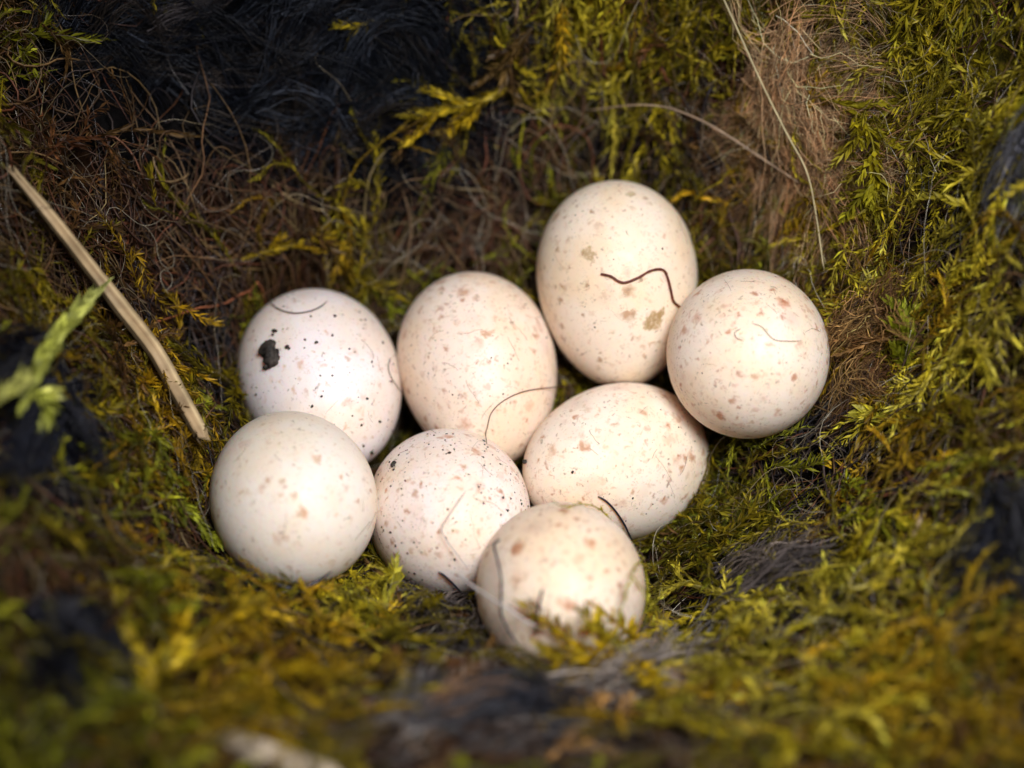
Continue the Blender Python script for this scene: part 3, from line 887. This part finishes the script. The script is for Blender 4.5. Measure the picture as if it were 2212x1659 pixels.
# ------------------------------------------------------------------ single hairs and rootlets
def spline(pts, K):
    pts = np.array(pts, dtype=float)
    n_ = len(pts)
    ext = np.vstack([2 * pts[0] - pts[1], pts, 2 * pts[-1] - pts[-2]])
    out = []
    for t in np.linspace(0, n_ - 1 - 1e-6, K):
        i = int(t); f = t - i
        a, b, c, d = ext[i:i + 4]
        out.append(0.5 * (2 * b + (c - a) * f + (2 * a - 5 * b + 4 * c - d) * f * f + (3 * b - a - 3 * c + d) * f ** 3))
    return np.array(out)

def surface_pt(u, v, lift):
    """first surface (egg or nest) met at that spot, lifted a little"""
    best = None
    for k in EGGS:
        p, nn = hit_egg(k, u, v, lift / PX)
        if p is not None:
            d = np.linalg.norm(p - CAM)
            if best is None or d < best[0]: best = (d, p)
    g = hit_ground(u, v, lift)
    if best is None or np.linalg.norm(g - CAM) < best[0] - 0.3: return g
    return best[1]

def strand(name, label, category, way, width, mat, K=36, sides=6, lift=4, group=None, taper=True, knobs=0.0):
    pts = [surface_pt(w[0], w[1], w[2] if len(w) > 2 else lift) for w in way]
    path = spline(pts, K)
    r = np.random.default_rng(sum(map(ord, label)))
    # a strand laid over an egg never sinks into it
    for e in EGGS.values():
        f = egg_implicit(e, path); m = f < 1.0 + 2.0 * width / PX
        path[m] = e['c'] + (path[m] - e['c']) * np.sqrt((1.0 + 2.4 * width / PX) / f[m])[:, None]
    rad = np.full(K, width / 2 / PX) * (1 + knobs * r.normal(0, 1, K))
    if taper: rad *= np.clip(np.minimum(np.linspace(0.5, 6, K), np.linspace(5, 0.3, K)), 0.25, 1)
    V, F, C_ = tubes(path[None], rad[None], np.zeros((1, 3)), sides)
    nv = len(V)
    caps = [[0, i + 1, i] for i in range(1, sides - 1)] + [[nv - sides, nv - sides + i, nv - sides + i + 1] for i in range(1, sides - 1)]
    o = mesh_obj(name, V, np.concatenate([F, np.array(caps)]), mat, None, True)
    return tag(o, label, category, group)

strand('rootlet', 'wavy dark red rootlet lying across the tallest egg', 'rootlet',
       [(1299, 592), (1320, 597), (1337, 608), (1352, 610), (1378, 600), (1400, 587), (1420, 582), (1433, 586), (1440, 602), (1446, 625), (1452, 650), (1466, 663)], 5.4, M_RED, lift=4.5, taper=False, knobs=0.07, K=60)
strand('hair', 'long thin brown hair arching from the flecked egg over the sideways egg', 'hair',
       [(1050, 962), (1050, 930), (1062, 890), (1092, 862), (1140, 843), (1200, 832, 30), (1260, 824, 60), (1320, 820, 10), (1370, 824, 8), (1408, 838, 6)], 2.2, M_BROWNHAIR, K=70)
strand('hair', 'black hair bow lying over the top of the bluish white egg', 'hair',
       [(585, 657), (605, 671), (635, 679), (665, 676), (690, 667), (708, 652)], 2.6, M_BLACKHAIR)
strand('hair', 'blue black bristle across the low right flank of the sideways egg', 'hair',
       [(1292, 1071), (1310, 1082), (1330, 1103), (1348, 1130), (1358, 1150), (1370, 1170)], 4.2, M_BLACKHAIR)
strand('bristle', 'dark angular bristle leaning on the foot of the peppered egg', 'hair',
       [(948, 1233), (960, 1240), (977, 1256), (990, 1270), (1002, 1284)], 4.5, M_BLACKHAIR)
strand('hair', 'wavy grey black hair standing on the left of the front egg', 'hair',
       [(1101, 1184, 30), (1091, 1192, 30), (1094, 1215, 30), (1100, 1250, 25), (1098, 1290, 20), (1097, 1325, 18), (1112, 1362, 14), (1126, 1390, 8)], 5, M_BLACKHAIR, lift=20)
strand('bristle', 'short dark bristle poking up before the bright spot of the front egg', 'hair',
       [(1181, 1277, 40), (1174, 1305, 32), (1167, 1330, 24), (1162, 1360, 16)], 6, M_BLACKHAIR, lift=20, taper=False)
strand('hair', 'blurred grey hair running from the peppered egg across the front egg', 'hair',
       [(1020, 1225, 90), (1060, 1258, 80), (1100, 1290, 60), (1130, 1312, 50), (1150, 1330, 40), (1175, 1348, 25)], 5, M_GREYHAIR, lift=30)
strand('hair', 'faint grey kinked hair on the face of the peppered egg', 'hair',
       [(1002, 1070), (985, 1095), (965, 1125), (957, 1145), (968, 1165), (985, 1188), (1005, 1215)], 2.4, M_GREYHAIR, lift=20)
strand('hair', 'thin black hair curling over the round rusty spotted egg', 'hair',
       [(1600, 712), (1588, 720), (1592, 731), (1608, 738)], 1.2, M_BLACKHAIR)
strand('hair', 'long thin dark hair waving over the bright face of the round egg', 'hair',
       [(1625, 700), (1645, 708), (1660, 725), (1675, 736), (1705, 738), (1730, 737)], 1.2, M_BLACKHAIR)
strand('hair', 'thin hair at the right shoulder of the bluish white egg', 'hair',
       [(842, 773), (836, 790), (840, 812), (852, 832), (865, 850)], 1.8, M_BLACKHAIR)
strand('hair', 'dark hair with a bent knob between the flecked and the tallest egg', 'hair',
       [(1196, 806, 12), (1205, 808, 16), (1222, 812, 20), (1236, 822, 10)], 4, M_BLACKHAIR)
strand('bristle', 'black bristle blurred across the lower edge of the plain egg', 'hair',
       [(560, 1212, 40), (590, 1222, 40), (630, 1232, 45), (665, 1226, 45), (705, 1212, 30)], 7, M_BLACKHAIR, lift=40)
strand('hair', 'pale yellow hair hanging down beside the peppered egg', 'hair',
       [(797, 1180, 8), (803, 1200, 10), (815, 1220, 14), (830, 1240, 20), (838, 1262, 20), (836, 1290, 10)], 3, simple_mat('pale_hair', (0.40, 0.36, 0.16), 0.5, 0.2))

def egg_hairs(key, nn_, label):
    e = EGGS[key]; r = np.random.default_rng(sum(map(ord, label)))
    P_, K = [], 8
    while len(P_) < nn_:
        d = norm(r.normal(0, 1, 3))
        if d @ (-FWD) < 0.15: continue
        tdir = norm(np.cross(d, r.normal(0, 1, 3))); L = r.uniform(0.06, 0.32)
        p = e['c'] + d * e['hd']; path = []
        for k in range(K):
            for _ in range(3):
                p = e['c'] + (p - e['c']) * math.sqrt(1.008 / egg_implicit(e, p))
            path.append(p.copy())
            tdir = norm(tdir + r.normal(0, 0.16, 3)); p = p + tdir * L / K
        P_.append(path)
    V, F, C_ = tubes(np.array(P_), np.full(nn_, 0.0011) * r.uniform(0.7, 1.4, nn_), np.tile([[0.12, 0.09, 0.08]], (nn_, 1)) * r.uniform(0.5, 2.2, (nn_, 1)))
    o = mesh_obj('stuck_hairs', V, F, M_FIBRE, C_, True)
    return tag(o, label, 'hair', kind='stuff')
for key, cnt, lab in (('dirty', 22, 'short fine hairs stuck to the bluish white egg'), ('middle', 16, 'short fine hairs stuck to the flecked pinkish egg'),
                      ('tall', 12, 'short fine hairs stuck to the tallest egg'), ('right', 9, 'short fine hairs stuck to the round rusty spotted egg'),
                      ('wide', 13, 'short fine hairs stuck to the sideways cream egg'), ('speck', 20, 'short fine hairs stuck to the peppered egg'),
                      ('low', 14, 'short fine hairs stuck to the plain greyish egg'), ('front', 4, 'short fine hairs stuck to the front egg')):
    egg_hairs(key, cnt, lab)

# ------------------------------------------------------------------ straw, stems, single moss sprigs
def stalk(name, label, category, way, widths, mat, group=None, sides=12, K=40, flat=0.55, seed=3, cols=None):
    pts = [hit_ground(w[0], w[1], w[2]) for w in way]
    path = spline(pts, K)
    r = np.random.default_rng(seed)
    wd = np.interp(np.linspace(0, 1, K), np.linspace(0, 1, len(widths)), widths) / 2 / PX
    T, A, B = frames(path[None]); T, A, B = T[0], A[0], B[0]
    ang = np.arange(sides) / sides * 2 * np.pi
    groove = 1 + r.normal(0, 0.13, sides)
    V = np.array([path[k] + wd[k] * (1 + r.normal(0, 0.015)) * ((np.cos(ang) * groove)[:, None] * B[k] + flat * (np.sin(ang) * groove)[:, None] * A[k]) for k in range(K)])
    V[0] += T[0] * r.normal(0, 0.04, (sides, 1)); V[-1] += T[-1] * r.normal(0, 0.04, (sides, 1))
    V = V.reshape(-1, 3)
    col = None
    if cols is not None:
        c0, c1 = np.array(cols[0]), np.array(cols[1])
        w = np.clip(r.random(sides)[None, :] * 1.1 + np.cumsum(r.normal(0, 0.10, (K, sides)), axis=0) * 0.35, 0, 1)[..., None]
        col = (c0 * w + c1 * (1 - w)).reshape(-1, 3)
    F = []
    for k in range(K - 1):
        for j in range(sides):
            j2 = (j + 1) % sides
            F += [(k * sides + j, k * sides + j2, (k + 1) * sides + j2), (k * sides + j, (k + 1) * sides + j2, (k + 1) * sides + j)]
    for b0 in (0, (K - 1) * sides):
        F += [(b0, b0 + i, b0 + i + 1) for i in range(1, sides - 1)]
    o = mesh_obj(name, V, np.array(F), mat, col, False)
    return tag(o, label, category, group)

M_STRAW = plant_mat('dry_straw', 0.55, 0.1, 5.0, 0.3)
M_STEM = simple_mat('grass_stem', (0.40, 0.34, 0.19), 0.5, 0.25, 8)
M_STEM2 = simple_mat('brown_stem', (0.26, 0.18, 0.12), 0.5, 0.3, 8)
M_TWIG = simple_mat('pale_twig', (0.42, 0.34, 0.25), 0.7, 0.4, 6)

stalk('straw', 'thick dry straw slanting down the left side of the nest', 'straw',
      [(28, 372, 130), (110, 470, 130), (200, 585, 125), (270, 675, 150), (335, 760, 175), (385, 850, 200), (438, 945, 195)], [14, 21, 24, 28, 27, 27, 25], M_STRAW, None, 20, 46, 0.32, 3, ((0.62, 0.47, 0.27), (0.24, 0.14, 0.07)))
G_STEM = 'dry grass stems in the nest wall'
stalk('grass_stem', 'long pale grass stem running down over the tan wool', 'stem',
      [(1555, -20, 90), (1600, 80, 100), (1650, 190, 110), (1700, 290, 115), (1742, 370, 115), (1762, 460, 110), (1779, 580, 90)], [4.8, 4.8, 4.5, 4.5, 4, 3.6, 3], M_STEM, G_STEM, 6, 40, 0.9, 4)
stalk('grass_stem', 'thin brown stem arching above the tallest egg to the tan wool', 'stem',
      [(1290, 236, 80), (1370, 227, 90), (1440, 232, 95), (1510, 258, 95), (1570, 292, 90), (1650, 345, 90), (1722, 392, 80)], [3, 3.5, 4, 5, 6, 6, 5], M_STEM2, G_STEM, 6, 40, 0.9, 5)
stalk('twig', 'pale blurred twig end at the bottom edge of the photo', 'twig',
      [(470, 1588, 120), (530, 1612, 125), (600, 1640, 125), (720, 1690, 120)], [30, 42, 46, 50], M_TWIG, None, 10, 24, 0.8, 6)
stalk('grass_stem', 'short pale stem end upright in the green moss at the right', 'stem',
      [(1903, 950, 60), (1899, 985, 60), (1895, 1018, 50)], [8, 9, 7], M_STEM, G_STEM, 6, 12, 0.8, 7)
stalk('grass_stem', 'short stem at the top edge above the brown moss spray', 'stem',
      [(1120, -20, 50), (1117, 20, 50), (1112, 55, 40)], [6, 7, 8], M_STEM2, G_STEM, 6, 12, 0.8, 8)
stalk('grass_stem', 'flat pale straw bit lying in the moss below the round egg', 'stem',
      [(1735, 1078, 30), (1765, 1098, 34), (1795, 1120, 30)], [6, 14, 8], M_STEM, G_STEM, 6, 14, 0.4, 9)
stalk('grass_stem', 'blurred brown stalk slanting through the yellow moss at the right', 'stem',
       [(1985, 1130, 90), (1955, 1200, 95), (1940, 1260, 90)], [12, 12, 10], M_STEM2, G_STEM, 6, 14, 0.7, 10)

def sprig(name, label, way, pal, leaf, wid, nleaf, branches=4, blen=0.35, group='single moss sprigs', flat=0.7, spread=0.75, seed=1):
    """one feathery moss shoot: parts stem and leaves"""
    r = np.random.default_rng(seed)
    pts = [surface_pt(w[0], w[1], w[2]) for w in way]
    K = 18
    main = out_of_eggs(spline(pts, K), 1.10)
    L = np.linalg.norm(np.diff(main, axis=0), axis=1).sum()
    allp, frac = [main], [1.0]
    T, A, B = frames(main[None])
    for q in range(branches):
        i = int(np.interp(q + r.random(), [0, max(branches, 1)], [2, K - 4]))
        s = 1 if q % 2 else -1
        d = norm(T[0, i] * 0.75 + s * B[0, i] * 0.7 + A[0, i] * r.uniform(-0.1, 0.25))
        ln = blen * L * r.uniform(0.6, 1.1)
        tt = np.linspace(0, 1, K)[:, None]
        allp.append(main[i] + d * ln * tt + T[0, i] * ln * 0.22 * tt ** 2); frac.append(ln / L)
    allp = np.array([out_of_eggs(p_, 1.06) for p_ in allp])
    Np = len(allp)
    col = PAL[pal][r.integers(0, len(PAL[pal]), Np)]; tip = np.tile(np.array(TIP[pal]), (Np, 1))
    root = bpy.data.objects.new(name, None)
    scn.collection.objects.link(root)
    root.location = main[0]
    tag(root, label, 'moss', group)
    V, F, Cc = tubes(allp, (0.012 * leaf / 0.12) * np.linspace(1, 0.4, K)[None] * np.ones((Np, 1)), col * 0.75, 5)
    st = mesh_obj('stem', V, F, M_MOSS, Cc, True); part(st, root)
    ps = []
    for i in range(Np):
        ps.append(leaves(allp[i:i + 1], max(8, int(nleaf * max(frac[i], 0.2))), np.array([leaf * (1 if i == 0 else 0.85)]), np.array([wid]), np.array([spread]), col[i:i + 1], tip[i:i + 1], flat, 0.5, r))
    V, F, Cc = cat(ps)
    V = out_of_eggs(V)
    lv = mesh_obj('foliage', V, F, M_MOSS, Cc); lv['kind'] = 'stuff'; part(lv, root)
    return root

sprig('moss_sprig', 'pale green scaly moss shoot with tip crossing the thick straw', [(40, 900, 150), (75, 815, 190), (110, 745, 210), (170, 670, 220), (240, 602, 210)], 'pale', 0.20, 0.09, 120, 0, 0.3, seed=21, flat=0.35, spread=0.40)
sprig('moss_sprig', 'second pale green moss shoot at the very left edge', [(-60, 900, 200), (-10, 860, 210), (30, 835, 210), (60, 800, 200)], 'pale', 0.18, 0.08, 80, 0, 0.4, seed=22, flat=0.35, spread=0.42)
sprig('moss_sprig', 'golden forked moss frond pointing left from the green moss at the top', [(1105, 185, 60), (1040, 215, 75), (970, 235, 85), (910, 245, 85), (848, 252, 75)], 'ochregold', 0.13, 0.045, 110, 3, 0.4, seed=23, spread=0.6)
sprig('moss_sprig', 'golden moss frond hanging below the forked one', [(1030, 225, 60), (1000, 250, 75), (975, 280, 75), (955, 315, 60)], 'ochregold', 0.11, 0.04, 70, 2, 0.3, seed=24, spread=0.6)
sprig('moss_sprig', 'orange brown moss spray hanging from the top edge', [(1150, 60, 60), (1120, 95, 75), (1100, 130, 75), (1090, 170, 65), (1085, 210, 50)], 'brown', 0.12, 0.04, 90, 5, 0.45, seed=25, spread=0.7)
sprig('moss_sprig', 'orange moss sprig curving up above the bluish white egg', [(520, 560, 40), (590, 540, 60), (650, 525, 65), (710, 510, 60), (750, 470, 45), (738, 440, 40)], 'ochre', 0.09, 0.03, 110, 5, 0.25, seed=26, spread=0.85)
sprig('moss_sprig', 'pale starry moss tip between the bluish white and the flecked egg', [(800, 620, 30), (830, 650, 40), (860, 668, 45), (892, 652, 40)], 'green', 0.09, 0.03, 60, 3, 0.4, seed=27)
sprig('moss_sprig', 'bright green moss tip above the flecked egg', [(1020, 570, 20), (1060, 555, 40), (1100, 538, 40)], 'green', 0.10, 0.035, 40, 1, 0.4, seed=28, spread=0.5)
sprig('moss_sprig', 'yellow moss sprig folded over the foot of the front egg', [(1520, 1420, 90), (1450, 1405, 90), (1375, 1392, 70), (1310, 1390, 40), (1250, 1388, 40), (1200, 1385, 45), (1165, 1358, 55)], 'ochregold', 0.17, 0.05, 220, 9, 0.35, seed=29, spread=1.0)
sprig('moss_sprig', 'rusty blurred moss sprig at the bottom edge below the front egg', [(1180, 1640, 90), (1260, 1600, 110), (1340, 1590, 120), (1430, 1620, 100)], 'rust', 0.14, 0.05, 160, 7, 0.4, seed=46, spread=0.8)
sprig('moss_sprig', 'short yellow moss sprig at the right foot of the front egg', [(1500, 1440, 60), (1440, 1425, 80), (1385, 1405, 60), (1335, 1392, 40), (1300, 1365, 40)], 'yellow', 0.13, 0.04, 130, 6, 0.4, seed=43, spread=0.9)
sprig('moss_sprig', 'pale green moss shoot hanging below the other pale shoots at the left edge', [(60, 840, 150), (90, 860, 170), (100, 890, 170), (85, 930, 150)], 'pale', 0.16, 0.07, 60, 1, 0.4, seed=44, flat=0.3, spread=0.5)
sprig('moss_sprig', 'loose yellow green moss strand bowed over the right of the front egg', [(1500, 1165, 60), (1440, 1172, 80), (1380, 1190, 50), (1340, 1240, 35), (1320, 1300, 35), (1305, 1380, 35)], 'yellow', 0.08, 0.025, 60, 3, 0.35, seed=30, spread=0.4)
sprig('moss_sprig', 'thick yellow green moss strand slanting below the plain egg', [(380, 1190, 60), (450, 1240, 90), (520, 1275, 100), (590, 1310, 95), (660, 1335, 70)], 'yellow', 0.11, 0.04, 120, 3, 0.25, seed=31, spread=0.5)
sprig('moss_sprig', 'bushy yellow green moss sprig below the gap between plain and peppered egg', [(830, 1390, 60), (810, 1340, 90), (790, 1285, 100), (780, 1245, 90)], 'yellow', 0.15, 0.05, 110, 7, 0.5, seed=32, spread=0.8)
sprig('moss_sprig', 'green moss sprig low on the left of the plain egg', [(320, 960, 50), (360, 1040, 80), (410, 1100, 90), (445, 1150, 80), (470, 1190, 70)], 'green', 0.11, 0.035, 100, 3, 0.2, seed=33, spread=0.6)
sprig('moss_sprig', 'bright green cupped moss tip right of the round egg', [(1935, 880, 40), (1925, 900, 70), (1905, 905, 80), (1885, 890, 80)], 'yellow', 0.17, 0.06, 40, 3, 0.5, seed=34)
sprig('moss_sprig', 'tall green moss clump right of the brown tuft', [(1960, 820, 40), (1965, 760, 70), (1960, 700, 80), (1950, 650, 70)], 'green', 0.16, 0.05, 80, 5, 0.35, seed=35)
sprig('moss_sprig', 'yellow green moss spray under the low right flank of the sideways egg', [(1640, 1180, 40), (1590, 1140, 60), (1545, 1110, 60), (1510, 1090, 50)], 'green', 0.11, 0.035, 110, 7, 0.45, seed=36)
sprig('moss_sprig', 'brown moss spray above the rusty rootlets beside the round egg', [(1920, 735, 120), (1860, 725, 130), (1830, 716, 100), (1795, 712, 70)], 'rust', 0.08, 0.016, 120, 8, 0.5, seed=38, spread=0.8)
sprig('moss_sprig', 'pale moss tip in the gap below the tallest egg', [(1222, 838, 0), (1230, 842, 10), (1238, 836, 12)], 'pale', 0.07, 0.028, 26, 1, 0.4, seed=39)
sprig('moss_sprig', 'hanging yellow moss strand beside the tan wool', [(1770, 210, 60), (1840, 235, 90), (1880, 290, 95), (1890, 360, 95), (1885, 430, 85), (1900, 500, 80)], 'olivebright', 0.13, 0.045, 130, 6, 0.25, seed=40)
sprig('moss_sprig', 'hooked yellow moss shoots curling in the moss bank at the right', [(1790, 1330, 60), (1800, 1270, 90), (1850, 1220, 110), (1930, 1200, 110), (2000, 1230, 90), (2020, 1290, 80)], 'yellow', 0.10, 0.035, 120, 6, 0.3, seed=41, spread=0.5)
sprig('moss_sprig', 'golden blurred moss arch near the bottom left corner', [(300, 1560, 80), (340, 1440, 120), (430, 1400, 140), (540, 1470, 140), (610, 1590, 110)], 'ochregold', 0.17, 0.06, 150, 8, 0.35, seed=42)

print('tris', sum(len(o.data.polygons) for o in scn.objects if o.type == 'MESH'))
